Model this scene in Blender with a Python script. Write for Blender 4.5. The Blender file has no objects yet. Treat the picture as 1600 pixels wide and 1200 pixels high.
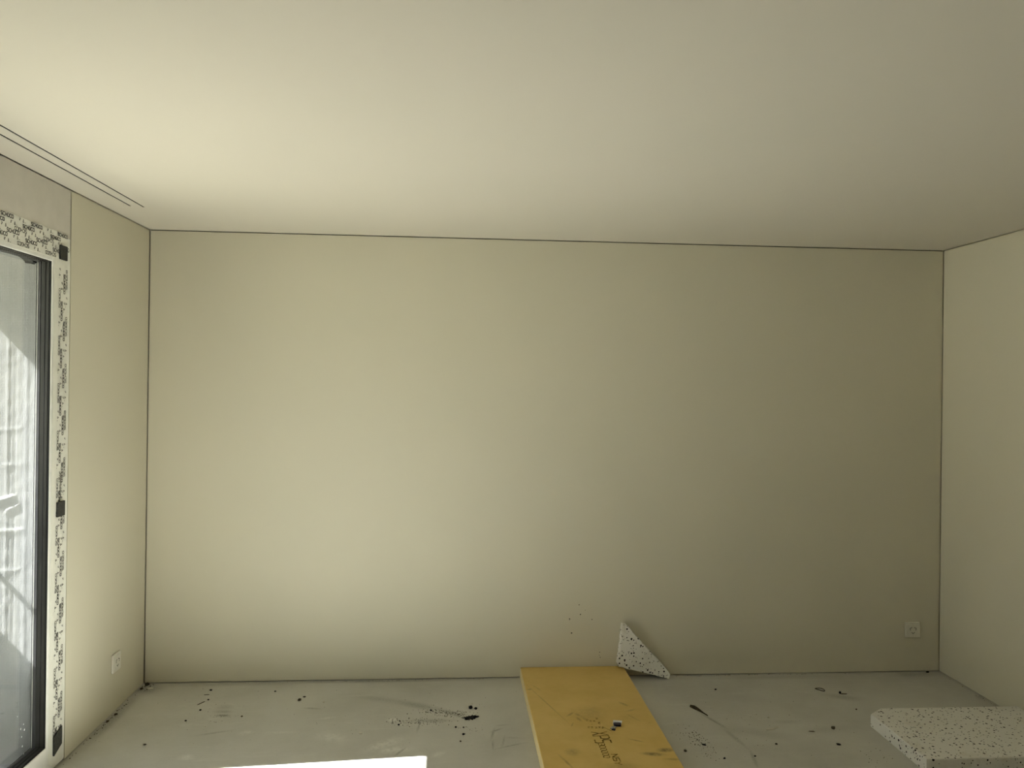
import bpy, bmesh, math, random
import numpy as np
from mathutils import Vector, Matrix, noise

random.seed(7)
scene = bpy.context.scene
COL = scene.collection
R = math.radians

# ------------------------------------------------------------------ camera
H, W = 2.45, 4.486                 # room height, room width (left wall x=0, back wall y=0, floor z=0)
YF = -8.0                          # unseen wall behind the camera, distance chosen for the room light
cam_d = bpy.data.cameras.new('camera')
cam = bpy.data.objects.new('camera', cam_d)
COL.objects.link(cam)
yaw, pitch, roll, fpx = 0.0744475, 0.0012374, 0.0125389, 1216.14
fwd = Vector((math.sin(yaw)*math.cos(pitch), math.cos(yaw)*math.cos(pitch), math.sin(pitch)))
rt = Vector((math.cos(yaw), -math.sin(yaw), 0)); up = rt.cross(fwd)
rt, up = rt*math.cos(roll)+up*math.sin(roll), up*math.cos(roll)-rt*math.sin(roll)
mw = Matrix((rt, up, -fwd)).transposed().to_4x4()
mw.translation = (1.6478, -4.3352, 1.6358)
cam.matrix_world = mw
cam_d.sensor_width = 36.0
cam_d.lens = fpx/1600*36.0
cam_d.clip_start = .02
scene.camera = cam

# ------------------------------------------------------------------ sky, sun, exposure
SUN_DIR = Vector((1.0, .074, -1.055)).normalized()      # direction the sunlight travels
world = bpy.data.worlds.new('sky'); scene.world = world
world.use_nodes = True
wn, wl = world.node_tree.nodes, world.node_tree.links
sky = wn.new('ShaderNodeTexSky'); sky.sky_type = 'NISHITA'; sky.sun_disc = False
sky.sun_elevation = R(46.5); sky.sun_rotation = R(-86); sky.air_density = 1.0; sky.dust_density = 2.5
wl.new(sky.outputs[0], wn['Background'].inputs[0])
wn['Background'].inputs[1].default_value = .035
sd = bpy.data.lights.new('sun', 'SUN'); sd.energy = 11.5; sd.angle = R(.53); sd.color = (1, .975, .965)
sun = bpy.data.objects.new('sun', sd); COL.objects.link(sun)
sun.rotation_euler = SUN_DIR.to_track_quat('-Z', 'Y').to_euler()
sun.location = (-6, -3, 7)
vs = scene.view_settings
vs.view_transform = 'Standard'; vs.look = 'None'; vs.gamma = 1; vs.use_curve_mapping = False
vs.exposure = 2.79
cy = scene.cycles
cy.max_bounces = 12; cy.diffuse_bounces = 7; cy.glossy_bounces = 4; cy.transparent_max_bounces = 12
cy.use_denoising = True
cy.use_adaptive_sampling = True; cy.adaptive_threshold = .03
cy.sample_clamp_indirect = 6

# ------------------------------------------------------------------ material helpers
class NT:
    def __init__(s, name):
        s.m = bpy.data.materials.new(name); s.m.use_nodes = True
        s.t = s.m.node_tree; s.n = s.t.nodes; s.b = s.n['Principled BSDF']; s.out = s.n['Material Output']
    def new(s, typ, **kw):
        d = s.n.new(typ)
        for k, v in kw.items(): setattr(d, k, v)
        return d
    def put(s, v, sock):
        if hasattr(v, 'is_output'): s.t.links.new(v, sock)
        else: sock.default_value = v
    def coord(s):
        if not hasattr(s, '_c'): s._c = s.new('ShaderNodeTexCoord').outputs['Object']
        return s._c
    def math(s, op, a, b=0.0, clamp=False):
        d = s.new('ShaderNodeMath', operation=op, use_clamp=clamp); s.put(a, d.inputs[0]); s.put(b, d.inputs[1]); return d.outputs[0]
    def mapped(s, loc=(0, 0, 0), rot=(0, 0, 0), scale=(1, 1, 1), typ='POINT', vec=None):
        d = s.new('ShaderNodeMapping', vector_type=typ); s.put(vec or s.coord(), d.inputs[0])
        d.inputs[1].default_value = loc; d.inputs[2].default_value = rot; d.inputs[3].default_value = scale
        return d.outputs[0]
    def noise(s, scale, detail=4, rough=.55, vec=None, dist=0):
        d = s.new('ShaderNodeTexNoise'); s.put(vec or s.coord(), d.inputs['Vector'])
        d.inputs['Scale'].default_value = scale; d.inputs['Detail'].default_value = detail
        d.inputs['Roughness'].default_value = rough; d.inputs['Distortion'].default_value = dist
        return d.outputs['Fac']
    def ramp(s, v, lo, hi, a=0.0, b=1.0, smooth=True):
        d = s.new('ShaderNodeMapRange', interpolation_type='SMOOTHSTEP' if smooth else 'LINEAR'); s.put(v, d.inputs[0])
        for i, x in enumerate((lo, hi, a, b)): d.inputs[i+1].default_value = x
        return d.outputs[0]
    def mix(s, fac, a, b, blend='MIX'):
        d = s.new('ShaderNodeMix', data_type='RGBA', blend_type=blend)
        s.put(fac, d.inputs[0]); s.put(a, d.inputs[6]); s.put(b, d.inputs[7]); return d.outputs[2]
    def bump(s, h, strength=.3, dist=.002, normal=None):
        d = s.new('ShaderNodeBump'); s.put(h, d.inputs['Height']); d.inputs['Strength'].default_value = strength
        d.inputs['Distance'].default_value = dist
        if normal: s.t.links.new(normal, d.inputs['Normal'])
        return d.outputs[0]
    def ellipse(s, x, y, ang, rx, ry, k=1.0, z=0.0, rz=9.0):
        """soft-edged spot of strength k at (x, y), long axis rx turned by ang degrees"""
        v = s.mapped((x, y, z), (0, 0, R(ang)), (rx, ry, rz), 'TEXTURE')
        d = s.new('ShaderNodeVectorMath', operation='LENGTH'); s.put(v, d.inputs[0])
        return s.ramp(d.outputs['Value'], 0, 1, k, 0)
    def fin(s, color=None, rough=.6, normal=None, spec=.3, metal=0.0):
        if color is not None: s.put(color, s.b.inputs['Base Color'])
        s.put(rough, s.b.inputs['Roughness']); s.b.inputs['Specular IOR Level'].default_value = spec
        s.b.inputs['Metallic'].default_value = metal
        if normal is not None: s.t.links.new(normal, s.b.inputs['Normal'])
        return s.m
def c4(r, g, b): return (r, g, b, 1)
def smax(n, vals):
    v = vals[0]
    for w in vals[1:]: v = n.math('MAXIMUM', v, w)
    return v

def mat_paint(name, col):
    n = NT(name)
    big = n.noise(1.3, 1)
    c = n.mix(n.ramp(big, .3, .7, 0, 1, False), c4(*col), c4(col[0]*.975, col[1]*.98, col[2]*.975))
    return n.fin(c, .8, None, .15)
def mat_plain(name, col, rough=.5, spec=.3, metal=0.0, var=.12, scale=30, bump=0.0):
    n = NT(name)
    f = n.noise(scale, 4)
    c = n.mix(n.ramp(f, .3, .7), c4(*[x*(1-var) for x in col]), c4(*[min(1, x*(1+var)) for x in col]))
    nm = n.bump(n.noise(scale*4, 3), bump, .002) if bump else None
    return n.fin(c, rough, nm, spec, metal)

PAINT = (.66, .626, .508)
M = {}
M['wall'] = mat_paint('wall_paint', PAINT)
M['ceil'] = mat_paint('ceiling_paint', (.645, .607, .528))
M['lintel'] = mat_plain('lintel_plaster', (.62, .59, .53), .8, .2, var=.03, scale=12, bump=.08)

def mat_floor():
    n = NT('screed')
    big = n.noise(1.6, 5, .6); mid = n.noise(7, 4, .65, dist=.6); fine = n.noise(90, 2, .7)
    wave = n.noise(1, 5, .6, vec=n.mapped(scale=(5, 22, 5), rot=(0, 0, R(8))), dist=1.2)
    c = n.mix(n.ramp(big, .3, .7), c4(.475, .467, .42), c4(.565, .557, .51))
    c = n.mix(n.ramp(mid, .45, .75, 0, .35), c, c4(.58, .575, .53))
    c = n.mix(n.ramp(wave, .56, .72, 0, .30), c, c4(.63, .62, .56))
    c = n.mix(n.ramp(fine, .58, .75, 0, .25), c, c4(.33, .325, .28))
    at = n.new('ShaderNodeAttribute', attribute_name='stains')
    sc_ = n.new('ShaderNodeSeparateColor'); n.t.links.new(at.outputs['Color'], sc_.inputs[0])
    light, dark = sc_.outputs[0], sc_.outputs[1]
    lm = n.math('MULTIPLY', light, n.ramp(n.noise(38, 5, .7), .3, .62))
    c = n.mix(lm, c, c4(.76, .75, .69))
    dm = n.math('MULTIPLY', dark, n.ramp(n.noise(110, 4, .8), .32, .60, .25, 1))
    c = n.mix(dm, c, c4(.115, .11, .08))
    return n.fin(c, n.ramp(mid, .3, .7, .55, .75), n.bump(fine, .25, .002), .3)
M['floor'] = mat_floor()

def mat_xps():
    n = NT('yellow_foam')
    f = n.noise(5, 5, .6); g = n.noise(60, 4, .7)
    c = n.mix(n.ramp(f, .3, .7), c4(.62, .43, .125), c4(.70, .50, .17))
    dirt = smax(n, [n.ellipse(*a) for a in [
        (.548, -1.016, 4, .055, .030, 1.0), (.485, -1.05, -10, .075, .026, .95), (.56, -1.10, -5, .06, .015, .5), (.47, -.525, -52, .045, .016, .6), (.49, -.60, 30, .05, .014, .35),
        (.235, -.66, -60, .10, .020, .55), (.19, -.63, 50, .05, .012, .6), (.22, -.69, -75, .04, .014, .7), (.14, -1.015, 0, .05, .05, .5), (.28, -.62, 0, .12, .12, .28),
        (.09, -.50, -72, .34, .006, .5), (.10, -1.10, -70, .10, .010, .6), (.44, -.92, -28, .05, .007, .8), (.48, -.68, -60, .07, .012, .45), (.18, -.745, 70, .035, .006, .6),
        (.33, -1.15, 0, .10, .05, .3), (.45, -.70, 45, .10, .06, .2), (.06, -.30, -65, .07, .008, .35), (.02, -.32, 0, .025, .015, .5)]])
    dm = n.math('MULTIPLY', dirt, n.ramp(n.noise(45, 5, .7), .28, .6, .25, 1))
    c = n.mix(dm, c, c4(.19, .135, .045))
    c = n.mix(n.ramp(g, .6, .8, 0, .25), c, c4(.45, .31, .10))
    # the sawn side and end faces are paler, powdery foam
    geo = n.new('ShaderNodeNewGeometry'); sp = n.new('ShaderNodeSeparateXYZ'); n.t.links.new(geo.outputs['True Normal'], sp.inputs[0])
    c = n.mix(n.ramp(n.math('ABSOLUTE', sp.outputs[2]), .3, .6, .75, 0), c, c4(.80, .70, .44))
    wv = n.new('ShaderNodeTexWave', wave_type='BANDS', bands_direction='X'); n.put(n.coord(), wv.inputs[0]); wv.inputs['Scale'].default_value = 55
    wv.inputs['Distortion'].default_value = .6
    wv2 = n.new('ShaderNodeTexWave', wave_type='BANDS', bands_direction='Y'); n.put(n.coord(), wv2.inputs[0]); wv2.inputs['Scale'].default_value = 55
    wv2.inputs['Distortion'].default_value = .6
    h = n.math('ADD', n.math('MULTIPLY', wv.outputs['Fac'], wv2.outputs['Fac']), n.math('MULTIPLY', g, .6))
    return n.fin(c, .6, n.bump(h, .25, .001), .3)
M['xps'] = mat_xps()

def mat_eps(name, seed, big, small):
    n = NT(name)
    v = n.mapped((seed, seed*.7, seed*1.3))
    def beads(scale, thr, rmax):
        d = n.new('ShaderNodeTexVoronoi', feature='F1'); n.put(v, d.inputs['Vector']); d.inputs['Scale'].default_value = scale
        sp = n.new('ShaderNodeSeparateColor'); n.t.links.new(d.outputs['Color'], sp.inputs[0])
        size = n.ramp(sp.outputs[1], 0, 1, rmax*.5, rmax, False)
        inside = n.math('LESS_THAN', d.outputs['Distance'], size)
        return n.math('MULTIPLY', inside, n.math('LESS_THAN', sp.outputs[0], thr)), d.outputs['Distance']
    b1, dd = beads(*big); b2, _ = beads(*small)
    cell = n.noise(170, 2)
    base = n.mix(n.ramp(n.noise(9, 5, .65), .52, .72, 0, .35), c4(.80, .79, .75), c4(.60, .56, .46))
    c = n.mix(n.math('MAXIMUM', b1, b2), base, c4(.010, .009, .010))
    return n.fin(c, .75, n.bump(n.math('ADD', dd, n.math('MULTIPLY', cell, .4)), .4, .003), .2)
M['eps_a'] = mat_eps('speckled_polystyrene_slab', 0.0, (70, .25, .40), (125, .13, .44))
M['eps_b'] = mat_eps('speckled_polystyrene_offcut', 3.3, (76, .36, .42), (140, .20, .42))

def mat_reveal():
    n = NT('meshed_render')
    def lines(axis):
        wv = n.new('ShaderNodeTexWave', wave_type='BANDS', bands_direction=axis, wave_profile='SIN'); n.put(n.coord(), wv.inputs[0])
        wv.inputs['Scale'].default_value = 48; wv.inputs['Distortion'].default_value = .5; wv.inputs['Detail'].default_value = 1; wv.inputs['Detail Scale'].default_value = 6
        return wv.outputs['Fac']
    grid = n.math('MULTIPLY', n.ramp(lines('X'), .35, .8), n.ramp(lines('Z'), .35, .8))
    pat = n.ramp(n.noise(14, 3, .6, vec=n.mapped(scale=(1.4, 1, .5))), .38, .6, .25, 1)
    soft = n.noise(60, 5, .7)
    h = n.math('ADD', n.math('MULTIPLY', n.math('MULTIPLY', grid, pat), -1.0), n.math('MULTIPLY', soft, .9))
    c = n.mix(n.ramp(n.noise(6, 4), .35, .65), c4(.22, .223, .22), c4(.25, .253, .247))
    c = n.mix(n.math('MULTIPLY', n.math('MULTIPLY', grid, pat), .15), c, c4(.175, .175, .17))
    return n.fin(c, .9, n.bump(h, .6, .0016), .1)
M['reveal'] = mat_reveal()

def mat_film():
    n = NT('protective_film')
    w1 = n.noise(22, 4, .6, dist=1.2); w2 = n.noise(160, 3, .6)
    c = n.mix(n.ramp(w1, .3, .7), c4(.76, .76, .695), c4(.80, .795, .73))
    return n.fin(c, .42, n.bump(n.math('ADD', w1, n.math('MULTIPLY', w2, .15)), .35, .003), .4)
M['film'] = mat_film()
M['frame_white'] = mat_plain('white_coated_metal', (.80, .80, .76), .35, .45, var=.02)
M['ink'] = mat_plain('black_print_ink', (.028, .027, .025), .6, .2, var=.3, scale=200)
M['ink_brown'] = mat_plain('faded_brown_print_ink', (.30, .205, .055), .7, .15, var=.55, scale=70)
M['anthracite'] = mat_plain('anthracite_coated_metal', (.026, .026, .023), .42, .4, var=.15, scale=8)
M['gasket'] = mat_plain('black_rubber', (.008, .008, .008), .6, .3, var=.2)
M['spacer'] = mat_plain('grey_spacer_metal', (.06, .06, .062), .55, .3, var=.1)
M['pad'] = mat_plain('dark_grey_foam_tape', (.05, .05, .045), .8, .2, var=.25, scale=120, bump=.3)
M['sill'] = mat_plain('grey_metal_sill', (.16, .16, .165), .45, .5, var=.1)
M['socket'] = mat_plain('white_socket_plastic', (.74, .715, .63), .32, .5, var=.015)
M['hole'] = mat_plain('dark_hole', (.012, .011, .008), .9, .1, var=.2)
M['channel'] = mat_plain('dark_rail_channel', (.05, .052, .06), .5, .4, var=.1)
M['soot'] = mat_plain('black_debris', (.012, .011, .011), .85, .2, var=.4, scale=150, bump=.4)
M['brown'] = mat_plain('brown_crumb', (.07, .055, .03), .85, .2, var=.4, scale=150)
M['chip'] = mat_plain('pale_plaster_chip', (.60, .58, .50), .8, .2, var=.1)
M['paper'] = mat_plain('white_paper', (.82, .82, .80), .6, .3, var=.03)
M['navy'] = mat_plain('navy_wrapper', (.012, .010, .035), .4, .4, var=.3)
M['plastic_clear'] = mat_plain('grey_translucent_plastic', (.36, .34, .27), .3, .5, var=.1)
M['facade'] = mat_plain('facade_render', (.66, .65, .60), .9, .15, var=.06, scale=6, bump=.2)
M['ground'] = mat_plain('outside_ground', (.27, .26, .20), .9, .15, var=.25, scale=.6)
M['rail_metal'] = mat_plain('grey_railing_metal', (.42, .42, .41), .5, .5, var=.05)

def mat_glass():
    n = NT('window_glass')
    n.n.remove(n.b)
    tr = n.new('ShaderNodeBsdfTransparent'); tr.inputs[0].default_value = (.93, .95, .94, 1)
    gl = n.new('ShaderNodeBsdfGlossy'); gl.inputs['Roughness'].default_value = .01; gl.inputs[0].default_value = (1, 1, 1, 1)
    geo = n.new('ShaderNodeNewGeometry')
    dt = n.new('ShaderNodeVectorMath', operation='DOT_PRODUCT')
    n.t.links.new(geo.outputs['Incoming'], dt.inputs[0]); n.t.links.new(geo.outputs['Normal'], dt.inputs[1])
    om = n.math('SUBTRACT', 1.0, n.math('ABSOLUTE', dt.outputs['Value']), True)
    fr = n.math('ADD', n.math('MULTIPLY', n.math('POWER', om, 5.0), .9), .04, True)   # Schlick reflectance of a pane
    mx = n.new('ShaderNodeMixShader')
    n.t.links.new(fr, mx.inputs[0]); n.t.links.new(tr.outputs[0], mx.inputs[1]); n.t.links.new(gl.outputs[0], mx.inputs[2])
    n.t.links.new(mx.outputs[0], n.out.inputs[0])
    return n.m
M['glass'] = mat_glass()

# ------------------------------------------------------------------ object helpers
def tag(o, label=None, cat=None, group=None, kind=None):
    if label: o['label'] = label
    if cat: o['category'] = cat
    if group: o['group'] = group
    if kind: o['kind'] = kind
    return o
def link(name, me, mat, parent=None, smooth=False):
    o = bpy.data.objects.new(name, me); COL.objects.link(o)
    if mat: me.materials.append(M[mat] if isinstance(mat, str) else mat)
    if parent: o.parent = parent
    if smooth:
        for p in me.polygons: p.use_smooth = True
    return o
def empty(name, loc=(0, 0, 0)):
    o = bpy.data.objects.new(name, None); COL.objects.link(o); o.location = loc; o.empty_display_size = .1
    return o
def boxes(name, lst, mat, parent=None, bevel=0.0, seg=2):
    """lst of (x0,x1,y0,y1,z0,z1): one mesh"""
    bm = bmesh.new()
    for x0, x1, y0, y1, z0, z1 in lst:
        r = bmesh.ops.create_cube(bm, size=1)['verts']
        bmesh.ops.scale(bm, vec=(x1-x0, y1-y0, z1-z0), verts=r)
        bmesh.ops.translate(bm, vec=((x0+x1)/2, (y0+y1)/2, (z0+z1)/2), verts=r)
    if bevel: bmesh.ops.bevel(bm, geom=bm.edges[:], offset=bevel, segments=seg, affect='EDGES', profile=.5)
    me = bpy.data.meshes.new(name); bm.to_mesh(me); bm.free()
    return link(name, me, mat, parent)
def from_pydata(name, v, f, mat, parent=None, smooth=False):
    me = bpy.data.meshes.new(name); me.from_pydata(v, [], f); me.update()
    return link(name, me, mat, parent, smooth)
def prism(name, pts, axis, a, b, mat, parent=None, bevel=0.0):
    """extrude a 2-D outline along axis ('X','Y','Z') from a to b"""
    def P(u, v, w): return {'X': (w, u, v), 'Y': (u, w, v), 'Z': (u, v, w)}[axis]
    bm = bmesh.new()
    va = [bm.verts.new(P(u, v, a)) for u, v in pts]; vb = [bm.verts.new(P(u, v, b)) for u, v in pts]
    n = len(pts)
    bm.faces.new(va); bm.faces.new(vb[::-1])
    for i in range(n): bm.faces.new((va[i], vb[i], vb[(i+1) % n], va[(i+1) % n]))
    bmesh.ops.recalc_face_normals(bm, faces=bm.faces[:])
    if bevel: bmesh.ops.bevel(bm, geom=bm.edges[:], offset=bevel, segments=2, affect='EDGES', profile=.5)
    me = bpy.data.meshes.new(name); bm.to_mesh(me); bm.free()
    return link(name, me, mat, parent)
def tube(name, pts, r, mat, parent=None, closed=False, sides=8):
    pts = [Vector(p) for p in pts]; n = len(pts); v = []; f = []
    for i, p in enumerate(pts):
        a = pts[(i-1) % n] if closed or i > 0 else p; b = pts[(i+1) % n] if closed or i < n-1 else p
        t = (b-a).normalized(); ref = Vector((0, 0, 1)) if abs(t.z) < .9 else Vector((1, 0, 0))
        s = t.cross(ref).normalized(); u = s.cross(t)
        rr = r(i/(n-1)) if callable(r) else r
        for k in range(sides):
            an = 2*math.pi*k/sides; v.append(p+s*math.cos(an)*rr+u*math.sin(an)*rr)
    for i in range(n if closed else n-1):
        j = (i+1) % n
        for k in range(sides): f.append((i*sides+k, i*sides+(k+1) % sides, j*sides+(k+1) % sides, j*sides+k))
    if not closed: f += [tuple(range(sides))[::-1], tuple(range((n-1)*sides, n*sides))]
    return from_pydata(name, [tuple(x) for x in v], f, mat, parent, True)

# ------------------------------------------------------------------ the room shell
g = .0045                                   # open joint between the boards

# the screed: a fine grid where the photo shows it, carrying the shapes of the plaster spots (red) and smears (green)
PALE = [        (1.367, -.518, 5, .035, .03, .75), (1.41, -.575, 0, .03, .012, .6), (.704, -.627, 10, .05, .035, .55),
        (1.351, -.775, 40, .16, .06, .6), (1.40, -.83, 10, .12, .05, .7), (1.107, -.69, -20, .12, .07, .55), (1.60, -.88, 40, .06, .03, .6),
        (1.048, -.482, 15, .06, .02, .45), (1.17, -.213, 0, .12, .02, .4), (.51, -.855, 0, .05, .04, .6), (.06, -.085, 10, .06, .03, .5),
        (3.18, -.27, 0, .07, .03, .22), (3.55, -.27, -10, .06, .02, .35), (2.82, -.40, 0, .10, .02, .25), (.86, -.63, 0, .10, .02, .45), (.42, -.53, -5, .12, .03, .25)]
SMEAR = [        (1.66, -.455, -33, .16, .034, .55), (1.48, -.35, -27, .25, .05, .45), (1.30, -.27, -20, .25, .05, .28),
        (1.55, -.535, 0, .17, .03, .40), (.54, -.43, -8, .055, .022, .75), (.53, -.385, -6, .07, .03, .45), (.52, -.33, 0, .06, .05, .3),
        (.96, -.365, -12, .07, .012, .65), (.56, -.62, 18, .11, .012, .5), (1.85, -.69, 80, .085, .009, .65), (1.868, -.655, 35, .05, .01, .7),
        (1.845, -.80, 88, .07, .007, .6), (1.925, -.815, 22, .12, .008, .55), (1.895, -.77, 80, .09, .007, .45), (1.94, -.735, -10, .06, .01, .35),
        (1.90, -.60, 8, .05, .006, .5), (1.50, -.60, 85, .09, .007, .6), (1.43, -.85, 60, .07, .01, .7),
        (2.94, -.60, -68, .16, .014, .65), (2.98, -.80, -80, .22, .02, .40), (2.99, -.98, -100, .14, .014, .5), (3.10, -.74, -20, .25, .07, .22), (3.05, -.90, -10, .3, .10, .15),
        (3.72, -.34, -25, .14, .055, .42), (3.45, -.72, 5, .2, .06, .2), (3.30, -.63, 0, .12, .03, .22), (3.5, -.05, 0, .5, .045, .25), (4.3, -.04, 0, .2, .06, .45),
        (1.25, -.02, 0, .9, .025, .45), (.5, -.03, 0, .55, .04, .30), (.03, -.45, 90, .45, .045, .5), (.05, -.08, 0, .12, .10, .6)]
def make_floor():
    x0, x1, y0, y1, st = 0.0, W, -1.5, 0.0, .006
    nx, ny = int((x1-x0)/st)+1, int((y1-y0)/st)+1
    X, Y = np.meshgrid(np.linspace(x0, x1, nx), np.linspace(y0, y1, ny))
    def mask(lst):
        m = np.zeros_like(X)
        for x, y, an, rx, ry, k in lst:
            c, s_ = math.cos(R(an)), math.sin(R(an)); dx, dy = X-x, Y-y
            q = np.sqrt(((dx*c+dy*s_)/rx)**2+((dy*c-dx*s_)/max(ry, .007))**2)
            t = np.clip(1-q, 0, 1); m = np.maximum(m, k*t*t*(3-2*t))
        return m
    pale, smear = mask(PALE), mask(SMEAR)
    v = np.stack([X.ravel(), Y.ravel(), np.zeros(X.size)], 1)
    extra = np.array([(-.03, YF-.1, 0), (W+.12, YF-.1, 0), (-.03, .12, 0), (W+.12, .12, 0), (-.03, YF-.1, -.15), (W+.12, YF-.1, -.15), (-.03, .12, -.15), (W+.12, .12, -.15)])
    b = len(v); v = np.vstack([v, extra])
    j, i = np.meshgrid(np.arange(ny-1), np.arange(nx-1), indexing='ij'); a = (j*nx+i).ravel()
    quads = np.stack([a, a+1, a+nx+1, a+nx], 1).tolist()
    c00, c10, c01, c11 = 0, nx-1, (ny-1)*nx, ny*nx-1
    bottom = list(range(0, nx)); rgt = [k*nx+nx-1 for k in range(ny)]; topr = [(ny-1)*nx+k for k in range(nx)]; lft = [k*nx for k in range(ny)]
    quads += [[b, b+1]+[c10, c00], [b+1, b+3, c11, c10], [b+3, b+2, c01, c11], [b+2, b, c00, c01]]
    quads += [[b+4, b+6, b+7, b+5], [b, b+4, b+5, b+1], [b+2, b+3, b+7, b+6], [b, b+2, b+6, b+4], [b+1, b+5, b+7, b+3]]
    me = bpy.data.meshes.new('floor'); me.from_pydata(v.tolist(), [], quads); me.update()
    at = me.color_attributes.new('stains', 'FLOAT_COLOR', 'POINT')
    colr = np.zeros((len(v), 4), np.float32); colr[:b, 0] = pale.ravel(); colr[:b, 1] = smear.ravel(); colr[:, 3] = 1
    at.data.foreach_set('color', colr.ravel())
    return link('floor', me, 'floor')
floor = make_floor()
tag(floor, 'bare grey concrete screed floor with smears and plaster spots', 'floor', kind='structure')
wb = boxes('wall_back', [(g, W-g, 0, .02, .005, H-g), (-.12, W+.12, .02, .12, 0, H+.12)], 'wall')
tag(wb, 'long plain off-white back wall facing the camera', 'wall', kind='structure')
wr = boxes('wall_right', [(W, W+.02, YF, -.0, .005, H-g), (W+.02, W+.12, YF-.1, .02, 0, H+.12)], 'wall')
tag(wr, 'plain off-white wall on the right side of the room', 'wall', kind='structure')
SEAM = -.862; YN = -2.50                    # far end of the window; unseen near end, set to suit the light
wlft = boxes('wall_left', [(-.02, 0, SEAM+.004, -g, .005, H-g), (-.40, -.02, SEAM, .02, -.15, H+.12),
                           (-.02, 0, YF, YN-.15, .005, H-g), (-.40, -.02, YF-.1, YN-.12, -.15, H+.12)], 'wall')
tag(wlft, 'narrow off-white wall panel between window and back corner', 'wall', kind='structure')
lin = boxes('lintel_panel', [(-.02, -.001, YN-.15, SEAM-.004, 2.236, H-g), (-.40, -.02, YN-.12, SEAM, 2.236, H+.12)], 'lintel', wlft)
wf = boxes('wall_front', [(g, W-g, YF-.02, YF, .005, H-g), (-.12, W+.12, YF-.12, YF-.02, 0, H+.12)], 'wall')
tag(wf, 'plain wall closing the room behind the camera', 'wall', kind='structure')

boxes('joint_filler', [(-.018, -.004, SEAM-.004, SEAM+.004, .006, H-.006)], 'hole', wlft)
boxes('joint_filler', [(.0005, g-.0005, .006, .018, .006, H-.006), (W-g+.0005, W-.0005, .006, .018, .006, H-.006), (.006, W-.006, .006, .018, H-g+.0005, H-.0005)], 'hole', wb)
# ceiling: boards with two narrow curtain-rail slots left open along the window
sA0, sA1, yA = .179, .1875, -.554
sB0, sB1, yB = .124, .1325, -.573
ceil = boxes('ceiling', [(sA1, W-0.0, YF, 0, H, H+.03), (-.0, sA1, yA, 0, H, H+.03), (sB1, sA0, YF, yA, H, H+.03),
                         (0, sB0, YF, yA, H, H+.03), (sB0, sB1, yB, yA, H, H+.03), (-.12, W+.12, YF-.1, .12, H+.08, H+.18)], 'ceil')
tag(ceil, 'smooth off-white plaster ceiling with two slots by the window', 'ceiling', kind='structure')
for a, b, ye in ((sA0, sA1, yA), (sB0, sB1, yB)):
    r = boxes('rail_channel', [(a+.0003, a+.0012, YF, ye-.0003, H+.0008, H+.05), (b-.0012, b-.0003, YF, ye-.0003, H+.0008, H+.05), (a-.001, b+.001, YF, ye, H+.05, H+.06)], 'channel', ceil)
    r['label'] = 'thin dark slot of a recessed curtain rail'

# pinholes left in the back wall
for i, (x, z, r) in enumerate([(2.365, .405, .0032), (2.373, .351, .0035), (2.312, .326, .0038), (2.439, .322, .003), (2.324, .247, .0042), (2.311, .318, .0015), (2.485, .137, .0026), (2.489, .108, .0026), (2.483, .12, .0018), (2.40, .375, .0016)]):
    pts = [(x+r*math.cos(k*math.pi/4+i)*(1 if k % 2 else .75), z+r*math.sin(k*math.pi/4+i)) for k in range(8)]
    prism('nail_hole', pts, 'Y', -.0008, .004, 'hole', wb)

# ------------------------------------------------------------------ window with printed film
ZT, ZB, YJ = 2.120, .122, -1.010             # head, bottom and far jamb of the glazed opening
win = empty('window_1', (0, YJ, 0))
win.location = (0, 0, 0)
tag(win, 'tall window on the left in a frame wrapped in printed film', 'window', kind='structure')
JE = SEAM-.005
def frame_bar(name, prof, a, b, axis):
    return prism(name, prof, axis, a, b, 'frame_white', win, bevel=0)
def rounded(y0, y1, x0, x1, r=.004, n=5):
    """cross-section (y, x): face at x1, rounded towards the opening at y0"""
    pts = [(y1, x0), (y1, x1)]
    for k in range(n+1):
        a = math.pi/2*k/n
        pts.append((y0+r-r*math.sin(a), x1-r+r*math.cos(a)))
    pts.append((y0, x0))
    return pts
# far jamb (profile in y,x -> extrude in z)
pr = [(x, y) for y, x in rounded(YJ, JE, -.062, -.0005)]
frame_bar('frame_jamb', pr, .012, 2.235, 'Z')
pr = [(x, 2*((YN+YJ)/2)-y) for y, x in rounded(YJ, JE, -.062, -.0005)]
frame_bar('frame_jamb', pr, .012, 2.235, 'Z')
# head and bottom (profile in x,z -> extrude in y); the y range stops at the jambs
def hprof(z_open, z_out):
    s = 1 if z_out > z_open else -1
    pts = [(-.062, z_out), (-.0005, z_out)]
    for k in range(6):
        a = math.pi/2*k/5; pts.append((-.0005-.004+.004*math.cos(a), z_open+s*(.004-.004*math.sin(a))))
    pts.append((-.062, z_open))
    return pts
frame_bar('frame_head', hprof(ZT, 2.235), YN+.0002, YJ-.0002, 'Y')
frame_bar('frame_bottom', hprof(ZB, .004), YN+.0002, YJ-.0002, 'Y')
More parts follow.
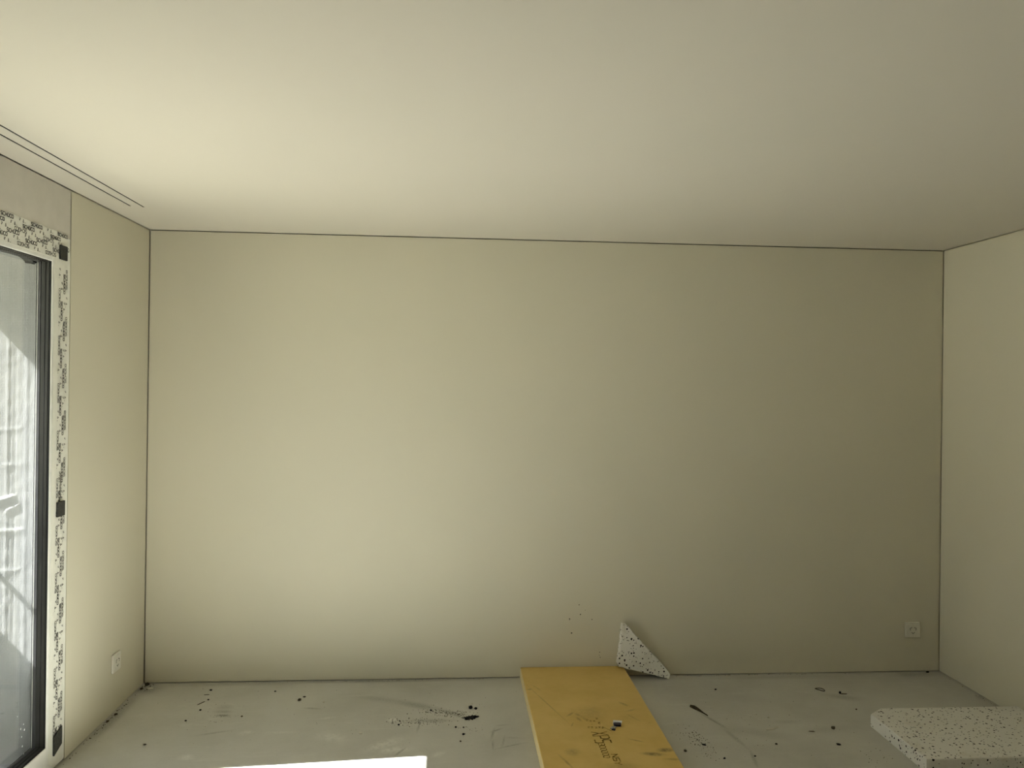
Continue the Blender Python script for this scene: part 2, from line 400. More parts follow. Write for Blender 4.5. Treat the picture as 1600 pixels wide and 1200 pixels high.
# glazing package in the opening
Y0, Y1 = YN, YJ
def ring(name, x0, x1, t0, t1, mat, bev=0):
    """bars around the opening; t0..t1 = how far they stand into the opening"""
    return [boxes(name, [bb], mat, win, bev) for bb in (
        (x0, x1, Y1-t1, Y1+.02, ZB-.02, ZT+.02), (x0, x1, Y0-.02, Y0+t1, ZB-.02, ZT+.02),
        (x0, x1, Y0+t1, Y1-t1, ZT-t1, ZT+.02), (x0, x1, Y0+t1, Y1-t1, ZB-.02, ZB+t1))]
for nm, bb in (('gasket', (-.012, -.0045, Y0, Y1, ZB-.01, ZB+.0012)), ('gasket', (-.012, -.0045, Y1-.0012, Y1+.01, ZB, ZT)), ('gasket', (-.012, -.0045, Y0, Y1, ZT-.0012, ZT+.01))):
    boxes(nm, [bb], 'gasket', win)
ring('sash_profile', -.043, -.012, 0, .003, 'anthracite', .0012)
ring('glazing_gasket', -.0275, -.0245, 0, .0045, 'gasket')
ring('glazing_spacer', -.0555, -.0435, 0, .0045, 'spacer', .0008)
ring('outer_gasket', -.0624, -.0612, 0, .004, 'spacer')
boxes('glass_pane', [(-.0610, -.0570, Y0-.015, Y1+.015, ZB-.015, ZT+.015)], 'glass', win)
boxes('mullion', [(-.055, -.004, -1.84, -1.74, ZB, ZT)], 'frame_white', win, .006)

# dried splashes low on the pane
v = []; f = []
for y, z, r in [(-.0, 0, 0)]: pass
for k, (y, z, r) in enumerate([(-1.095, .24, .004), (-1.075, .25, .003), (-1.068, .225, .004), (-1.082, .165, .004), (-1.072, .13, .0035), (-1.088, .205, .003), (-1.12, .3, .002)]):
    b = len(v)
    for q in range(8): v.append((-.0568, y+r*math.cos(q*math.pi/4), z+r*1.1*math.sin(q*math.pi/4)))
    v.append((-.0560, y, z))
    f += [(b+q, b+(q+1) % 8, b+8) for q in range(8)]
sp = from_pydata('plaster_splashes', v, f, 'paper', win); sp['kind'] = 'stuff'

# protective film laid over head, jamb and bottom, with a torn upper edge
rng = random.Random(3)
y = JE; top = []
while y > YN-.1:
    top.append((y, 2.249+.004*noise.noise((y*14, 0, 0))+.0025*noise.noise((y*60, 2, 0)))); y -= .008
film = [(JE, 2.150), (JE-.004, 2.20), (JE-.018, 2.226), (JE-.03, 2.247)]+[t for t in top if t[0] < JE-.032]
outline = film+[(YN-.1, 2.249), (YN-.1, ZT+.016), (YJ+.014, ZT+.016), (YJ+.014, ZB-.014), (YJ+.014, .05), (YJ+.05, .02), (JE, .018)]
fl = prism('protective_film', outline, 'X', -.0004, .0010, 'film', win)
fl['label'] = 'pale film printed all over in black'
# loose second strip of film along the head, slightly proud
ys2 = [JE-.05-.02*i for i in range(60)]
strip = [(yy, 2.2135+.0015*noise.noise((yy*20, 5, 0))) for yy in ys2]+[(ys2[-1], 2.178)]+[(yy, 2.1765+.0015*noise.noise((yy*20, 9, 0))) for yy in ys2[::-1]]
prism('film_strip', strip, 'X', .0010, .0016, 'film', fl)

# stroke lettering
GL = {'S': [[(1, 1), (.12, 1), (0, .88), (0, .62), (.12, .5), (.88, .5), (1, .38), (1, .12), (.88, 0), (0, 0)]],
      'C': [[(1, 1), (.2, 1), (0, .8), (0, .2), (.2, 0), (1, 0)]],
      'H': [[(0, 0), (0, 1)], [(1, 0), (1, 1)], [(0, .5), (1, .5)]],
      'U': [[(0, .82), (0, .2), (.2, 0), (.8, 0), (1, .2), (1, .82)], [(.22, 1.05), (.36, 1.05)], [(.64, 1.05), (.78, 1.05)]],
      'O': [[(.2, 0), (.8, 0), (1, .2), (1, .8), (.8, 1), (.2, 1), (0, .8), (0, .2), (.2, 0)]],
      'X': [[(0, 0), (1, 1)], [(0, 1), (1, 0)]],
      'P': [[(0, 0), (0, 1), (.8, 1), (1, .85), (1, .6), (.8, .45), (0, .45)]],
      '0': [[(.2, 0), (.8, 0), (1, .2), (1, .8), (.8, 1), (.2, 1), (0, .8), (0, .2), (.2, 0)]],
      '3': [[(0, 1), (.8, 1), (1, .85), (1, .65), (.8, .5), (.3, .5)], [(.8, .5), (1, .35), (1, .15), (.8, 0), (0, 0)]],
      'N': [[(0, 0), (0, 1), (1, 0), (1, 1)]],
      'Y': [[(0, 1), (.5, .5), (1, 1)], [(.5, .5), (.5, 0)]],
      'K': [[(0, 0), (0, 1)], [(1, 1), (0, .45), (1, 0)]],
      '-': [[(0, .5), (1, .5)]],
      't': [[(0, .35), (.35, .1), (1, .95)], [(.1, .75), (.55, .85)]],
      'd': [[(.5, 1), (.05, .1), (.95, .1), (.5, 1)]]}
class Ink:
    def __init__(s): s.v = []; s.f = []
    def stroke(s, pts, w, P):
        for (a, b) in zip(pts, pts[1:]):
            a = Vector(a); b = Vector(b); d = (b-a)
            if d.length < 1e-9: continue
            d.normalize(); n = Vector((-d.y, d.x))*w/2; e = d*w*.35
            q = [a-e-n, b+e-n, b+e+n, a-e+n]; i = len(s.v)
            s.v += [P(x.x, x.y) for x in q]; s.f.append((i, i+1, i+2, i+3))
    def word(s, txt, cx, cy, length, h, w, P, flip=False, rnd=None, drop=0.0):
        n = len(txt); pitch = length/n; cw = pitch*.74
        for i, ch in enumerate(txt):
            for st in GL.get(ch, []):
                if drop and rnd.random() < drop: continue
                pts = []
                for (u, t) in st:
                    a = -length/2+i*pitch+u*cw; b = (t-.5)*h
                    if flip: a, b = -a, -b
                    pts.append((cx+a, cy+b))
                s.stroke(pts, w, P)
ink = Ink()
rg = random.Random(11)
PX = .0022
Ph = lambda a, b: (PX, a, b)                 # on the head: reads towards the back wall
def icons(c0, r0, P, dirn=1):
    ink.word('t', c0-.018, r0+.001, .012, .011, .0022, P); ink.word('d', c0+.006, r0-.001, .011, .012, .0020, P)
    ink.word('-', c0+.018, r0-.006, .006, .004, .0018, P)
rows = [(2.239, -1.138, False), (2.2185, -1.196, False), (2.2005, -1.255, True), (2.185, -1.302, False), (2.1675, -1.176, False), (2.148, -1.236, True)]
pit = .204
for z0, y0, fl_ in rows:
    k = -16
    while True:
        yc = y0+k*pit; k += 1
        if yc > JE: break
        if yc < -2.55: continue
        if yc+.044 < JE-.022 or (z0 < 2.2 and yc+.044 < JE):
            ink.word('SCHUCO', yc, z0, .084, .0125, .0030 if not fl_ else .0025, Ph, fl_)
        elif yc-.02 < JE-.035: ink.word('SCHU', yc-.012, z0, .058, .0135, .0034, Ph, fl_)
        if yc+pit/2+.022 < JE-.008: icons(yc+pit/2, z0, Ph)
# on the jamb: reads downwards, letter tops towards the back wall
Pj = lambda a, b: (PX, b, -a)
cols = [(-.955, 1.977, True), (-.937, 1.920, False), (-.916, 2.035, False), (-.8975, 1.861, True)]
pj = .1985
for y0, z0, fl_ in cols:
    k = -2
    while True:
        zc = z0-k*pj; k += 1
        if zc < .12: break
        if zc < 2.105: ink.word('SCHUCO', -zc, y0, .083, .0120, .0030 if not fl_ else .0024, Pj, fl_)
        if .08 < zc-pj/2 < 2.11: icons(-(zc-pj/2), y0, Pj)
# the overlapped, doubled print above the middle tape
for q in range(9):
    ink.word('H', -(1.235-q*.013), -.930+.004*(q % 2), .010, .016, .0024, Pj)
pr_ = from_pydata('printed_lettering', ink.v, ink.f, 'ink', fl); pr_['label'] = 'rows of black block lettering and small symbols'

# squares of dark tape on the frame
for y0, y1, z0, z1, sk in ((-.963, -.904, 2.137, 2.197, 0), (-.960, -.898, 1.060, 1.122, 0), (-.962, -.897, .075, .160, .016)):
    bm = bmesh.new()
    a = [bm.verts.new((.0015, yy, zz)) for yy, zz in ((y0, z0-sk*.6), (y1, z0+sk), (y1, z1+sk*.5), (y0, z1-sk))]
    b_ = [bm.verts.new((.0085, v_.co.y, v_.co.z)) for v_ in a]
    bm.faces.new(a[::-1]); bm.faces.new(b_)
    for i in range(4): bm.faces.new((a[i], a[(i+1) % 4], b_[(i+1) % 4], b_[i]))
    bmesh.ops.bevel(bm, geom=bm.edges[:], offset=.0012, segments=1, affect='EDGES')
    me = bpy.data.meshes.new('tape_square'); bm.to_mesh(me); bm.free()
    t = link('tape_square', me, 'pad', win)

# ------------------------------------------------------------------ outside: reveal, lintel, sill, added railing
nx, nz = 70, 420
xs = np.linspace(-.47, -.0625, nx); zs = np.linspace(.03, 2.16, nz)
v = []; f = []
def fold(x, z):
    h = .0004*noise.noise((x*9, 0, z*5))+.0004*noise.noise((x*40, 3, z*25))
    for xr, wd, am in ((-.169, .0035, .0009), (-.138, .003, -.0007), (-.095, .006, .0008)):
        h += am*math.exp(-((x-xr-.002*noise.noise((z*2, xr, 0)))/wd)**2)
    for zc, sl, x0, x1, am in ((1.165, .32, -.23, -.128, .0035), (1.125, .55, -.18, -.11, .0022), (1.02, .05, -.3, -.09, .0012), (1.29, .10, -.2, -.09, .0007), (1.44, .2, -.3, -.1, .0007), (.86, .1, -.3, -.09, .0008)):
        if x0 < x < x1:
            d = z-(zc+sl*(x+.12)+.008*noise.noise((x*25, zc, 0)))
            h += am*(math.exp(-(d/.004)**2) if d > 0 else math.exp(-(d/.018)**2))*min(1, (x-x0)/.02, (x1-x)/.02)
    return h
for z in zs:
    for x in xs: v.append((x, -1.0115-fold(x, z), z))
for j in range(nz-1):
    for i in range(nx-1):
        a = j*nx+i; f.append((a, a+1, a+nx+1, a+nx))
rv = from_pydata('wall_reveal', v, f, 'reveal', None, True)
tag(rv, 'sunlit meshed plaster reveal outside the window glass', 'wall', kind='structure')
boxes('backing', [(-.4695, -.0625, -1.008, SEAM, .03, 2.16)], 'facade', rv)
boxes('facade_slab', [(-.47, -.40, SEAM, 2.5, -3, 4.5), (-.47, -.40, -9, YN-.12, -3, 4.5), (-.47, -.40, YN-.12, SEAM, -3, -.02), (-.47, -.40, YN-.12, SEAM, 2.57, 4.5)], 'facade', rv)
boxes('reveal_near', [(-.47, -.0625, YN-.15, YN, .03, 2.16)], 'facade', rv)
boxes('outer_lintel', [(-.47, -.0625, YN-.12, SEAM, 2.15, 2.57)], 'sill', rv)
boxes('lintel_edge', [(-.47, -.45, YN-.12, -1.014, 2.116, 2.15)], 'sill', rv)
sl_ = boxes('outer_sill', [(-.50, -.0625, YN-.12, -1.013, .03, .062), (-.40, -.02, YN-.15, SEAM, -.15, .03)], 'sill', rv, .002)
# dark block imitating the shade under the lintel, rounded at the reveal
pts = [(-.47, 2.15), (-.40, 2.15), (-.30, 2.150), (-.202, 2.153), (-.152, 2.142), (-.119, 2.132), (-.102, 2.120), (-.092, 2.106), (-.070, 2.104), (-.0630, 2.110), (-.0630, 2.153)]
prism('underside_shadow', [(-.40, 2.158)]+pts[3:], 'Y', -1.040, -1.014, 'anthracite', rv)

rail = empty('added_railing', (-.56, -1.8, -.02))  # unseen railing, added to shade the lower reveal and shape the incoming sun
tag(rail, 'unseen grey railing panel added outside the tall window to shape the sunlight', 'railing')
def rp(name, bb, mat, bev=.003):
    x0, x1, y0, y1, z0, z1 = bb
    boxes(name, [(x0+.56, x1+.56, y0+1.8, y1+1.8, z0+.02, z1+.02)], mat, rail, bev)
rp('panel', (-.565, -.545, -3.0, -.55, -.02, .985), 'facade')
rp('hand_rail', (-.562, -.546, -3.0, -.55, 1.205, 1.221), 'rail_metal')
for yy in (-2.9, -2.1, -1.4, -.65): rp('post', (-.57, -.54, yy-.015, yy+.015, .985, 1.20), 'rail_metal')
for yy in (-2.75, -.75): rp('bracket', (-.545, -.47, yy-.03, yy+.03, .3, .36), 'rail_metal')
gr = boxes('floor_outside', [(-2000, -.48, -2000, 2000, -3.2, -3.0)], 'ground')
tag(gr, 'open ground far below the window', 'ground', kind='structure')

# ------------------------------------------------------------------ wall sockets
def socket(x, y, z, rot, label):
    t = empty('wall_socket', (x, y, z)); t.rotation_euler = (0, 0, rot); tag(t, label, 'socket', 'wall sockets')
    s = .0445
    boxes('cover_plate', [(-s, s, -.011, -.0005, -s, s)], 'socket', t, .0035, 3)
    boxes('plate_rim', [(-.031, .031, -.0125, -.010, -.031, .031)], 'socket', t, .001)
    n = 24
    prism('insert', [(.026*math.cos(2*math.pi*k/n), .026*math.sin(2*math.pi*k/n)) for k in range(n)], 'Y', -.0135, -.0115, 'socket', t, .0004)
    for cx, cz, an in ((-.0135, .008, 150), (.0135, .008, 30), (0, -.0145, 270)):
        a = R(an); ux, uz = -math.sin(a), math.cos(a)
        for d, o in ((-.0068, 0), (.0068, 0), (0, .0050)):
            hx, hz = cx+ux*d+math.cos(a)*o, cz+uz*d+math.sin(a)*o
            prism('pin_hole', [(hx+.0029*math.cos(k*math.pi/4), hz+.0029*math.sin(k*math.pi/4)) for k in range(8)], 'Y', -.0138, -.012, 'hole', t)
    return t
socket(4.317, 0, .245, 0, 'white triple socket low on the back wall near the right corner')
socket(0, -.366, .247, R(90), 'white triple socket low on the narrow wall beside the window')

# ------------------------------------------------------------------ yellow insulation board
xb = empty('insulation_board', (2.037, 0, 0))
tag(xb, 'long yellow foam insulation board lying flat, its end against the back wall', 'board')
bw, bl, bh = .583, 1.25, .06
bm = bmesh.new()
nyb, nxb = 60, 28
def edge(i, s): return .0018*noise.noise((i*.35, s, 0))+.0010*noise.noise((i*1.3, s+4, 0))
vt = {}
for lv, zz in (('b', .0), ('m', bh-.004), ('t', bh)):
    for i in range(nyb+1):
        yy = -.006-bl*i/nyb
        for sd_, xx in ((0, 0.0), (1, bw)):
            ins = .0025 if lv == 't' else 0
            e_ = edge(i, sd_*7)+(.0012*noise.noise((i*2.1, sd_, 9)) if lv == 't' else 0)
            vt[lv, i, sd_] = bm.verts.new((xx+(ins+abs(e_) if sd_ == 0 else -ins-abs(e_)), yy, zz))
for i in range(nyb):
    bm.faces.new((vt['t', i, 0], vt['t', i+1, 0], vt['t', i+1, 1], vt['t', i, 1]))
    bm.faces.new((vt['b', i, 0], vt['b', i, 1], vt['b', i+1, 1], vt['b', i+1, 0]))
    for lo, hi in (('b', 'm'), ('m', 't')):
        bm.faces.new((vt[lo, i, 0], vt[lo, i+1, 0], vt[hi, i+1, 0], vt[hi, i, 0]))
        bm.faces.new((vt[lo, i, 1], vt[hi, i, 1], vt[hi, i+1, 1], vt[lo, i+1, 1]))
for i in (0, nyb):
    for lo, hi in (('b', 'm'), ('m', 't')): bm.faces.new((vt[lo, i, 0], vt[hi, i, 0], vt[hi, i, 1], vt[lo, i, 1]))
bmesh.ops.recalc_face_normals(bm, faces=bm.faces[:])
me = bpy.data.meshes.new('panel'); bm.to_mesh(me); bm.free()
link('panel', me, 'xps', xb)
ink = Ink(); rg = random.Random(5)
Pb = lambda a, b: (b-2.037, -a, .0606)
for (cy_, cx_, ln, hh, wd, tx) in ((.888, 2.327, .118, .070, .0068, 'XPS'), (1.012, 2.315, .136, .026, .0042, '300000'), (1.095, 2.352, .10, .026, .0056, 'NSY'),):
    ink.word(tx, cy_, cx_, ln, hh, wd, Pb)
for cx_, cy_ in ((2.293, .705), (2.309, .712), (2.325, .716), (2.342, .69), (2.288, .78), (2.303, .783), (2.322, .787), (2.338, .783), (2.352, .79), (2.345, .735)):
    ink.word('N', cy_, cx_, .018, .010, .0030, Pb)
for cx_, cy_ in ((2.31, .748), (2.345, .752)):
    ink.word('-', cy_, cx_, .004, .030, .003, Pb)
ink.stroke([(.775, 2.352), (.82, 2.385)], .003, Pb)
o = from_pydata('stamped_print', ink.v, ink.f, 'ink_brown', xb); o['label'] = 'faded brown stamped lettering'; o['kind'] = 'stuff'

# scrap lying on the board
sc = empty('wrapper_scrap', (2.424, -.775, .0595))
tag(sc, 'tiny folded navy and white wrapper scrap on the yellow board', 'scrap')
prism('folded_wrapper', [(-.017, .000), (.014, -.006), (.020, .016), (.012, .026), (-.016, .022)], 'Z', .001, .010, 'navy', sc, .0012)
from_pydata('white_flap', [(-.018, .021, .004), (.021, .015, .004), (.026, .022, .016), (-.015, .029, .017), (-.018, .0225, .004), (.021, .0165, .004), (.026, .0235, .0162), (-.015, .0305, .0172)],
            [(0, 3, 2, 1), (4, 5, 6, 7), (0, 1, 5, 4), (1, 2, 6, 5), (2, 3, 7, 6), (3, 0, 4, 7)], 'paper', sc)
prism('clear_tail', [(-.040, -.022), (-.028, -.036), (-.005, -.008), (-.020, .004)], 'Z', .001, .004, 'plastic_clear', sc, .0006)
prism('dark_tip', [(-.036, -.038), (-.022, -.046), (-.016, -.034), (-.028, -.026)], 'Z', .001, .006, 'navy', sc, .0008)

# ------------------------------------------------------------------ speckled polystyrene pieces
def eps(name, pts, h, mat, parent, ragged=.0015, axis='Z', a=0):
    """outline subdivided, sides slightly uneven, rounded top edge"""
    P = []
    n = len(pts)
    for i in range(n):
        A = Vector(pts[i]); B = Vector(pts[(i+1) % n]); k = max(1, int((B-A).length/.012))
        for j in range(k): P.append(A.lerp(B, j/k))
    m = len(P); cx = sum((p.x for p in P))/m; cy_ = sum((p.y for p in P))/m
    v = []; levels = ((0, .0015), (.004, 0), (h-.004, 0), (h, .003))
    for lz, ins in levels:
        for i, p in enumerate(P):
            d = Vector((p.x-cx, p.y-cy_)); d.normalize()
            r = ragged*noise.noise((p.x*60, p.y*60, lz*40))+ragged*.7*noise.noise((p.x*170, p.y*170, lz*120))
            q = p-d*(ins-r)
            v.append((q.x, q.y, lz))
    f = []
    for l in range(3):
        for i in range(m):
            j = (i+1) % m; f.append((l*m+i, l*m+j, (l+1)*m+j, (l+1)*m+i))
    f.append(tuple(range(m))[::-1]); f.append(tuple(range(3*m, 4*m)))
    return from_pydata(name, v, f, mat, parent)
s1 = eps('polystyrene_slab', [(0, .0), (.80, .0), (.80, .515), (.090, .520), (.006, .458)], .06, 'eps_a', None)
s1.location = (3.680, -1.152, 0)
tag(s1, 'white black-speckled polystyrene slab lying flat on the floor by the right wall', 'polystyrene')
fr_ = [(2.604, .303), (2.628, .300), (2.650, .278), (2.66, .262), (2.705, .215), (2.778, .137), (2.852, .060), (2.876, .026), (2.867, .001), (2.78, .024), (2.668, .052), (2.582, .0745), (2.577, .09), (2.588, .17), (2.598, .25)]
e2 = eps('polystyrene_offcut', [(x-2.70, z) for x, z in fr_], .05, 'eps_b', None, .0022)
e2.rotation_euler = (R(90-2.0), 0, 0)      # stands on edge, leaning on the wall
e2.location = (2.70, -.0135, .0)
tag(e2, 'broken triangular speckled polystyrene offcut leaning on the back wall', 'polystyrene')

# ------------------------------------------------------------------ debris on the floor
def lump(name, x, y, r, sx=1, sy=1, sz=.6, mat='soot', seed=0, label=None, cat='debris', z=0, rot=0, group=None):
    bm = bmesh.new(); bmesh.ops.create_icosphere(bm, subdivisions=2, radius=1)
    for q in bm.verts:
        n_ = 1+.45*noise.noise(q.co*1.7+Vector((seed*3.1, seed, 0)))+.2*noise.noise(q.co*4+Vector((seed, 0, 7)))
        q.co = Vector((q.co.x*sx, q.co.y*sy, max(q.co.z, -.75)*sz))*n_*r
    mz = min(q.co.z for q in bm.verts)
    for q in bm.verts: q.co.z -= mz
    me = bpy.data.meshes.new(name); bm.to_mesh(me); bm.free()
    o = link(name, me, mat); o.location = (x, y, z-.0003); o.rotation_euler.z = R(rot)
    return tag(o, label, cat, group)
lump('black_crumb', 1.752, -.400, .0095, 1.1, 1.3, .8, 'soot', 1, 'larger of two black crumbs behind the ragged black scrap', 'crumb')
lump('black_crumb', 1.778, -.412, .0075, 1, 1, .8, 'soot', 2, 'rounder right-hand crumb of the two behind the ragged black scrap', 'crumb')
lump('plaster_crumb', 1.762, -.345, .006, 1.2, 1.6, .5, 'chip', 3, 'small pale plaster crumb just behind the two black crumbs', 'crumb')
lump('black_crumb', 1.677, -.617, .0055, 1, 1, .7, 'soot', 4, 'black round crumb at the left end of a short crumb row', 'crumb')
lump('black_crumb', 1.714, -.620, .004, 1, 1.3, .7, 'soot', 5, 'tiny black crumb at the right end of the short crumb row', 'crumb')
lump('black_crumb', 1.713, -.694, .0055, 1.3, 1.1, .7, 'soot', 6, 'oval black crumb in front of the short crumb row', 'crumb', rot=30)
lump('black_crumb', 1.698, -.762, .004, 1, 1.5, .6, 'brown', 7, 'small brown crumb pair nearest the sunlit patch corner', 'crumb')
lump('black_crumb', 1.405, -.577, .005, 1, 1, .7, 'soot', 8, 'black crumb beside the small pale spot above the sunlit patch', 'crumb')
lump('black_crumb', 1.406, -.534, .0035, 1, 1, .7, 'soot', 9, 'tiny black crumb behind the pale spot above the sunlit patch', 'crumb')
lump('black_crumb', 1.553, -.418, .005, 1.1, 1, .7, 'soot', 10, 'black crumb alone in the middle of the dusty smear', 'crumb')
lump('black_crumb', .727, -.142, .0045, 1.2, 1.2, .6, 'soot', 11, 'single dark crumb near the back wall, left part of the floor', 'crumb')
lump('brown_clod', .876, -.262, .0075, 1.2, 1.6, .6, 'brown', 12, 'brown broken clod on the left floor, front piece of a pair', 'clod')
lump('brown_clod', .893, -.222, .0055, 1.4, 1, .6, 'brown', 13, 'flatter brown clod just behind the broken one', 'clod')
lump('plaster_crumb', 1.004, -.293, .005, 1, 1.5, .6, 'chip', 14, 'pale plaster crumb right of the brown clods', 'crumb')
lump('plaster_chip', 1.233, -.660, .008, 1.4, .8, .4, 'chip', 15, 'pale elongated plaster chip near the far edge of the sunlit patch', 'chip', rot=-50)
lump('black_crumb', .386, -.112, .006, 1.3, 1, .6, 'soot', 16, 'black crumb nearest the back wall above two dark splinters', 'crumb')
lump('black_crumb', .412, -.238, .0042, 1, 1, .7, 'soot', 17, 'small crumb between the two dark splinters on the left', 'crumb')
lump('black_crumb', .412, -.364, .005, 1.2, 1, .7, 'soot', 18, 'dark crumb below the two splinters on the left', 'crumb')
lump('black_crumb', .382, -.486, .0045, 1.2, 1, .7, 'soot', 19, 'dark crumb nearest the camera below the left splinters', 'crumb')
lump('brown_crumb', .636, -.449, .0045, 1.1, 1.2, .7, 'brown', 20, 'brown crumb right of the streaky brown stain', 'crumb')
lump('black_crumb', 3.737, -.295, .007, .8, 1.0, .9, 'soot', 21, 'upright black bit right of the wire loop', 'crumb')
lump('brown_clod', 3.490, -.712, .010, 1.0, 1.5, .5, 'brown', 23, 'crumbly brown clod in the middle of the right floor', 'clod', rot=-25)
lump('black_crumb', 3.431, -.879, .0065, 1.6, 1, .6, 'soot', 24, 'oblong black crumb between clod and speckled slab', 'crumb', rot=-40)
lump('black_crumb', 2.808, -.851, .006, 1.9, .9, .6, 'soot', 25, 'oblong black crumb right of the yellow board', 'crumb', rot=-45)
lump('black_crumb', 2.857, -.985, .005, 1.1, 1, .7, 'soot', 26, 'black crumb nearest the camera right of the yellow board', 'crumb')
lump('black_crumb', 3.002, -.969, .004, 1.2, 1, .7, 'soot', 27, 'small black crumb in the bare middle of the right floor front', 'crumb')
lump('brown_crumb', 2.705, -.905, .0065, 1, 1.2, .6, 'brown', 28, 'brown crumb in the shade along the right edge of the yellow board', 'crumb')
lump('brown_crumb', 3.145, -.86, .0045, 1.2, 1, .7, 'brown', 29, 'brown crumb in front of the curved plaster flake', 'crumb')
lump('black_crumb', 3.08, -.218, .0055, 1, 1, .7, 'soot', 30, 'black crumb near the back wall right of the polystyrene offcut', 'crumb')
lump('plaster_crumb', 3.226, -.578, .006, 1.1, 1.2, .6, 'chip', 31, 'pale crumb behind the curved plaster flake', 'crumb')
lump('brown_crumb', 3.717, -.503, .0045, 1, 1, .7, 'brown', 32, 'brown crumb just behind the speckled slab corner', 'crumb')
lump('plaster_crumb', 4.462, -.365, .008, 1, 1, .8, 'chip', 33, 'pale round crumb against the right wall base', 'crumb')
lump('black_crumb', 4.405, -.016, .007, 1.3, .8, .7, 'soot', 34, 'black crumb at the back wall base below the right socket', 'crumb')
lump('brown_clod', .028, -.030, .010, 1.2, 1, .8, 'brown', 35, 'dark clod tucked into the back left corner', 'clod')
lump('brown_clod', .020, -.083, .007, 1, 1.2, .8, 'brown', 36, 'small dark clod at the left wall just out of the corner', 'clod')
lump('plaster_chip', .060, -.072, .012, 1.8, .7, .3, 'chip', 37, 'pale flat plaster chip in the back left corner', 'chip', rot=-8)
lump('brown_crumb', .022, -.400, .007, 1, 1.6, .7, 'brown', 38, 'dark crumb at the wall base below the left socket', 'crumb')
lump('brown_crumb', .016, -.478, .006, 1, 1.9, .7, 'brown', 39, 'dark crumb at the wall base nearer the window', 'crumb')
lump('brown_crumb', .285, -.729, .005, 1.4, 1, .6, 'brown', 40, 'brown crumb alone in the left foreground', 'crumb')

def shard(name, pts, h, mat, label, cat, loc, lift=0.0):
    o = prism(name, pts, 'Z', 0, h, mat, None, min(h*.25, .0008)); o.location = (loc[0], loc[1], lift)
    return tag(o, label, cat)
# ragged black scrap
rr = random.Random(21); pts = []
for k in range(26):
    a = 2*math.pi*k/26; rad = 1+(.75 if k % 2 else -.45)*rr.random()
    pts.append((.023*rad*math.cos(a)*(1.35 if math.cos(a) > 0 else 1), .020*rad*math.sin(a)+.010*math.cos(a)))
bs = empty('black_scrap', (1.745, -.516, 0)); tag(bs, 'ragged sooty black scrap on the floor left of the yellow board', 'scrap')
prism('scrap_body', pts, 'Z', 0, .005, 'soot', bs, .0008)
for k, (a, l) in enumerate(((14, .050), (5, .042), (28, .034), (178, .040), (190, .034), (20, .045))):
    d = Vector((math.cos(R(a)), math.sin(R(a)), 0))
    tube('fibre', [d*.010+Vector((0, 0, .003)), d*l*.6+Vector((0, .002*k-.004, .005)), d*l+Vector((0, .002, .001))], .0012, 'soot', bs, False, 5)
# splinters on the left
shard('dark_splinter', [(-.013, -.002), (.012, .002), (.013, .004), (-.012, .001)], .003, 'brown', 'thin dark splinter close to the back wall on the left', 'splinter', (.383, -.172), .0)
shard('dark_splinter', [(-.013, -.022), (-.006, -.016), (.014, .020), (.008, .016)], .003, 'brown', 'slanted thicker dark splinter further out on the left', 'splinter', (.388, -.278), .0)
# long pointed dark sliver with a lifted tip
n_ = 14; v = []; f = []
for i in range(n_+1):
    t = i/n_; x = .055*t+.006*math.sin(t*3); y = -.115*t; wv_ = .0055*math.sin(math.pi*min(1, t*1.0+.06))**.8*(1-.75*t)
    z = .0012+.016*max(0, .45-abs(t-.22))*1.4
    for s_, hz in ((-1, 0), (1, .004), (1, .0055), (-1, .0015)): v.append((x+s_*wv_*.8, y+s_*wv_*.5, (z if s_ > 0 else .0006)+hz))
for i in range(n_):
    a = i*4
    for k in range(4): f.append((a+k, a+(k+1) % 4, a+4+(k+1) % 4, a+4+k))
f += [(0, 3, 2, 1), (n_*4, n_*4+1, n_*4+2, n_*4+3)]
slv = from_pydata('dark_sliver', v, f, 'brown', None); slv.location = (2.872, -.432, -.0004)
tag(slv, 'long pointed dark sliver lying right of the yellow board', 'sliver')
# wire loop
pts = []
for k in range(28):
    a = 2*math.pi*k/28; sq = .55+.45*(1+math.cos(a))/2
    pts.append((.021*math.cos(a), .021*math.sin(a)*sq*1.1-.010*math.cos(a), .002+.001*math.sin(2*a)))
lp = tube('wire_loop', pts, .0020, 'brown', None, True, 6); lp.location = (3.652, -.240, .0006)
tag(lp, 'small teardrop loop of thin brown wire near the back wall', 'loop')
shard('brown_splinter', [(-.004, -.003), (.026, -.006), (.030, -.002), (.002, .004)], .003, 'brown', 'short dark splinter beside the upright black bit', 'splinter', (3.742, -.302), .0)
shard('brown_splinter', [(-.012, .002), (.0, -.002), (.016, -.004), (.012, .003)], .003, 'brown', 'small flat splinter left of the crumbly clod', 'splinter', (3.368, -.738), .0)
# curved flake
v = []; f = []; n_ = 10
for i in range(n_+1):
    t = i/n_; x = -.032+.064*t; z = .001+.010*max(0, t-.55)*2; y = .008*math.sin(t*3.0)-.02*max(0, t-.6)*-1
    hw = .004+.004*math.sin(math.pi*t)
    v += [(x, y-hw, z), (x, y+hw, z+.002), (x, y+hw, z+.0035), (x, y-hw, z+.0015)]
for i in range(n_):
    a = i*4
    for k in range(4): f.append((a+k, a+(k+1) % 4, a+4+(k+1) % 4, a+4+k))
f += [(0, 3, 2, 1), (n_*4, n_*4+1, n_*4+2, n_*4+3)]
fk = from_pydata('plaster_flake', v, f, 'chip', None); fk.location = (3.19, -.712, -.0008)
tag(fk, 'curved pale plaster flake on the right floor', 'flake')

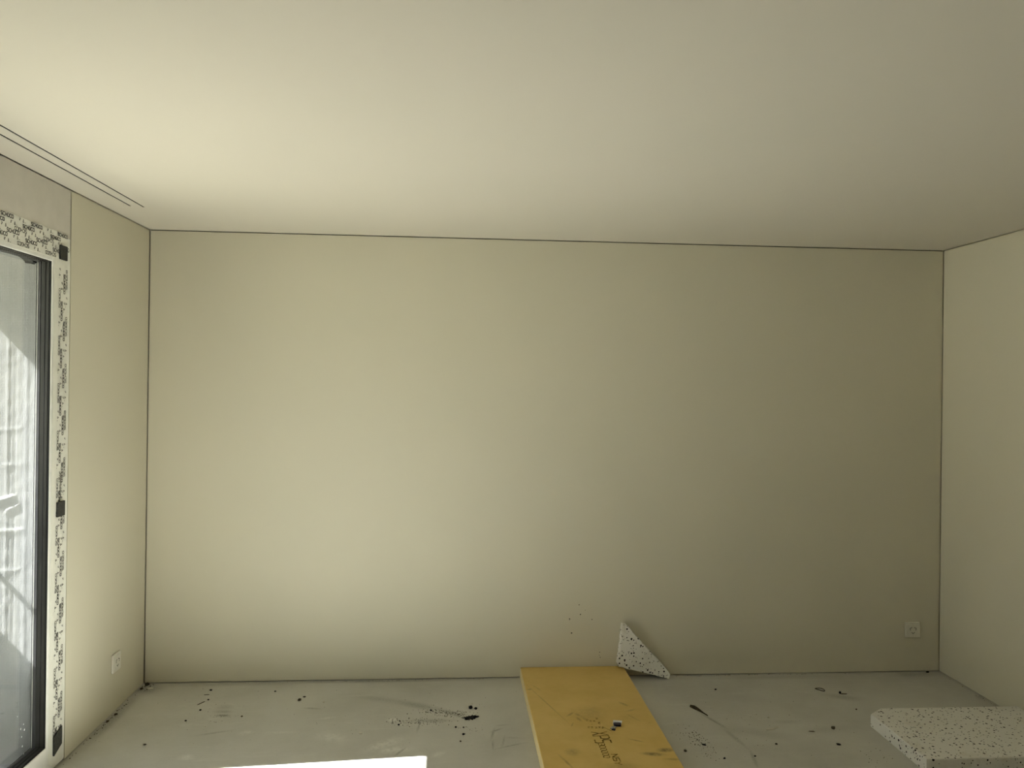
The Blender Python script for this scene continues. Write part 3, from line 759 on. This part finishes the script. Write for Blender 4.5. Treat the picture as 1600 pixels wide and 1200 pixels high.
# fine grit: far too small and many to count
def grit(name, sets, label):
    v = []; f = []; mi = []
    rr = random.Random(17)
    for slot, spots in enumerate(sets):
        for x, y, sx, sy, n, r0, r1 in spots:
            for _ in range(n):
                px, py = rr.gauss(x, sx), rr.gauss(y, sy); r = rr.uniform(r0, r1)
                if px < .004 or px > W-.004 or py > -.004 or py < -1.4: continue
                if (2.02 < px < 2.64) or (px > 3.66 and py < -.6): continue
                b = len(v); a0 = rr.random()*6
                for k in range(5): v.append((px+r*math.cos(a0+k*1.2566)*rr.uniform(.6, 1.2), py+r*math.sin(a0+k*1.2566)*rr.uniform(.6, 1.2), 0))
                v.append((px, py, r*1.1)); f += [(b+k, b+(k+1) % 5, b+5) for k in range(5)]; mi += [slot]*5
    o = from_pydata(name, v, f, 'brown'); o.data.materials.append(M['chip'])
    o.data.polygons.foreach_set('material_index', mi)
    return tag(o, label, 'grit', kind='stuff')
dk = [(1.50, -.545, .07, .022, 110, .001, .0030), (1.56, -.415, .03, .02, 60, .001, .0028), (1.66, -.455, .05, .02, 130, .001, .0030), (1.70, -.615, .02, .006, 6, .001, .0025),
      (1.40, -.525, .03, .012, 14, .0008, .0025), (1.77, -.65, .03, .03, 16, .0008, .002), (2.80, -.80, .022, .06, 90, .001, .0032), (2.81, -.93, .03, .03, 20, .0008, .0025),
      (2.76, -.70, .03, .05, 14, .001, .0026), (1.6, -.35, .9, .25, 120, .0006, .0020), (.45, -.35, .12, .2, 50, .0006, .0022), (3.3, -.6, .3, .3, 80, .0006, .0022),
      (3.55, -1.0, .05, .06, 26, .001, .0028), (.55, -.44, .03, .01, 30, .0008, .002), (.53, -.50, .015, .012, 8, .001, .0025), (1.25, -.010, .25, .004, 60, .0008, .0026), (3.5, -.010, .3, .004, 50, .0008, .003),
      (.012, -.4, .006, .2, 90, .001, .0035), (.03, -.05, .02, .03, 40, .001, .0035), (.08, -.69, .02, .01, 4, .001, .0028), (W-.012, -.4, .005, .15, 30, .001, .003)]
lt = [(1.3, -.6, .35, .15, 70, .0008, .002), (.7, -.5, .3, .2, 40, .0008, .002), (3.1, -.6, .3, .3, 40, .0008, .002), (2.0, -.012, 1.0, .004, 40, .0008, .002)]
grit('loose_grit', (dk, lt), 'fine dark and pale grit strewn over the screed floor')
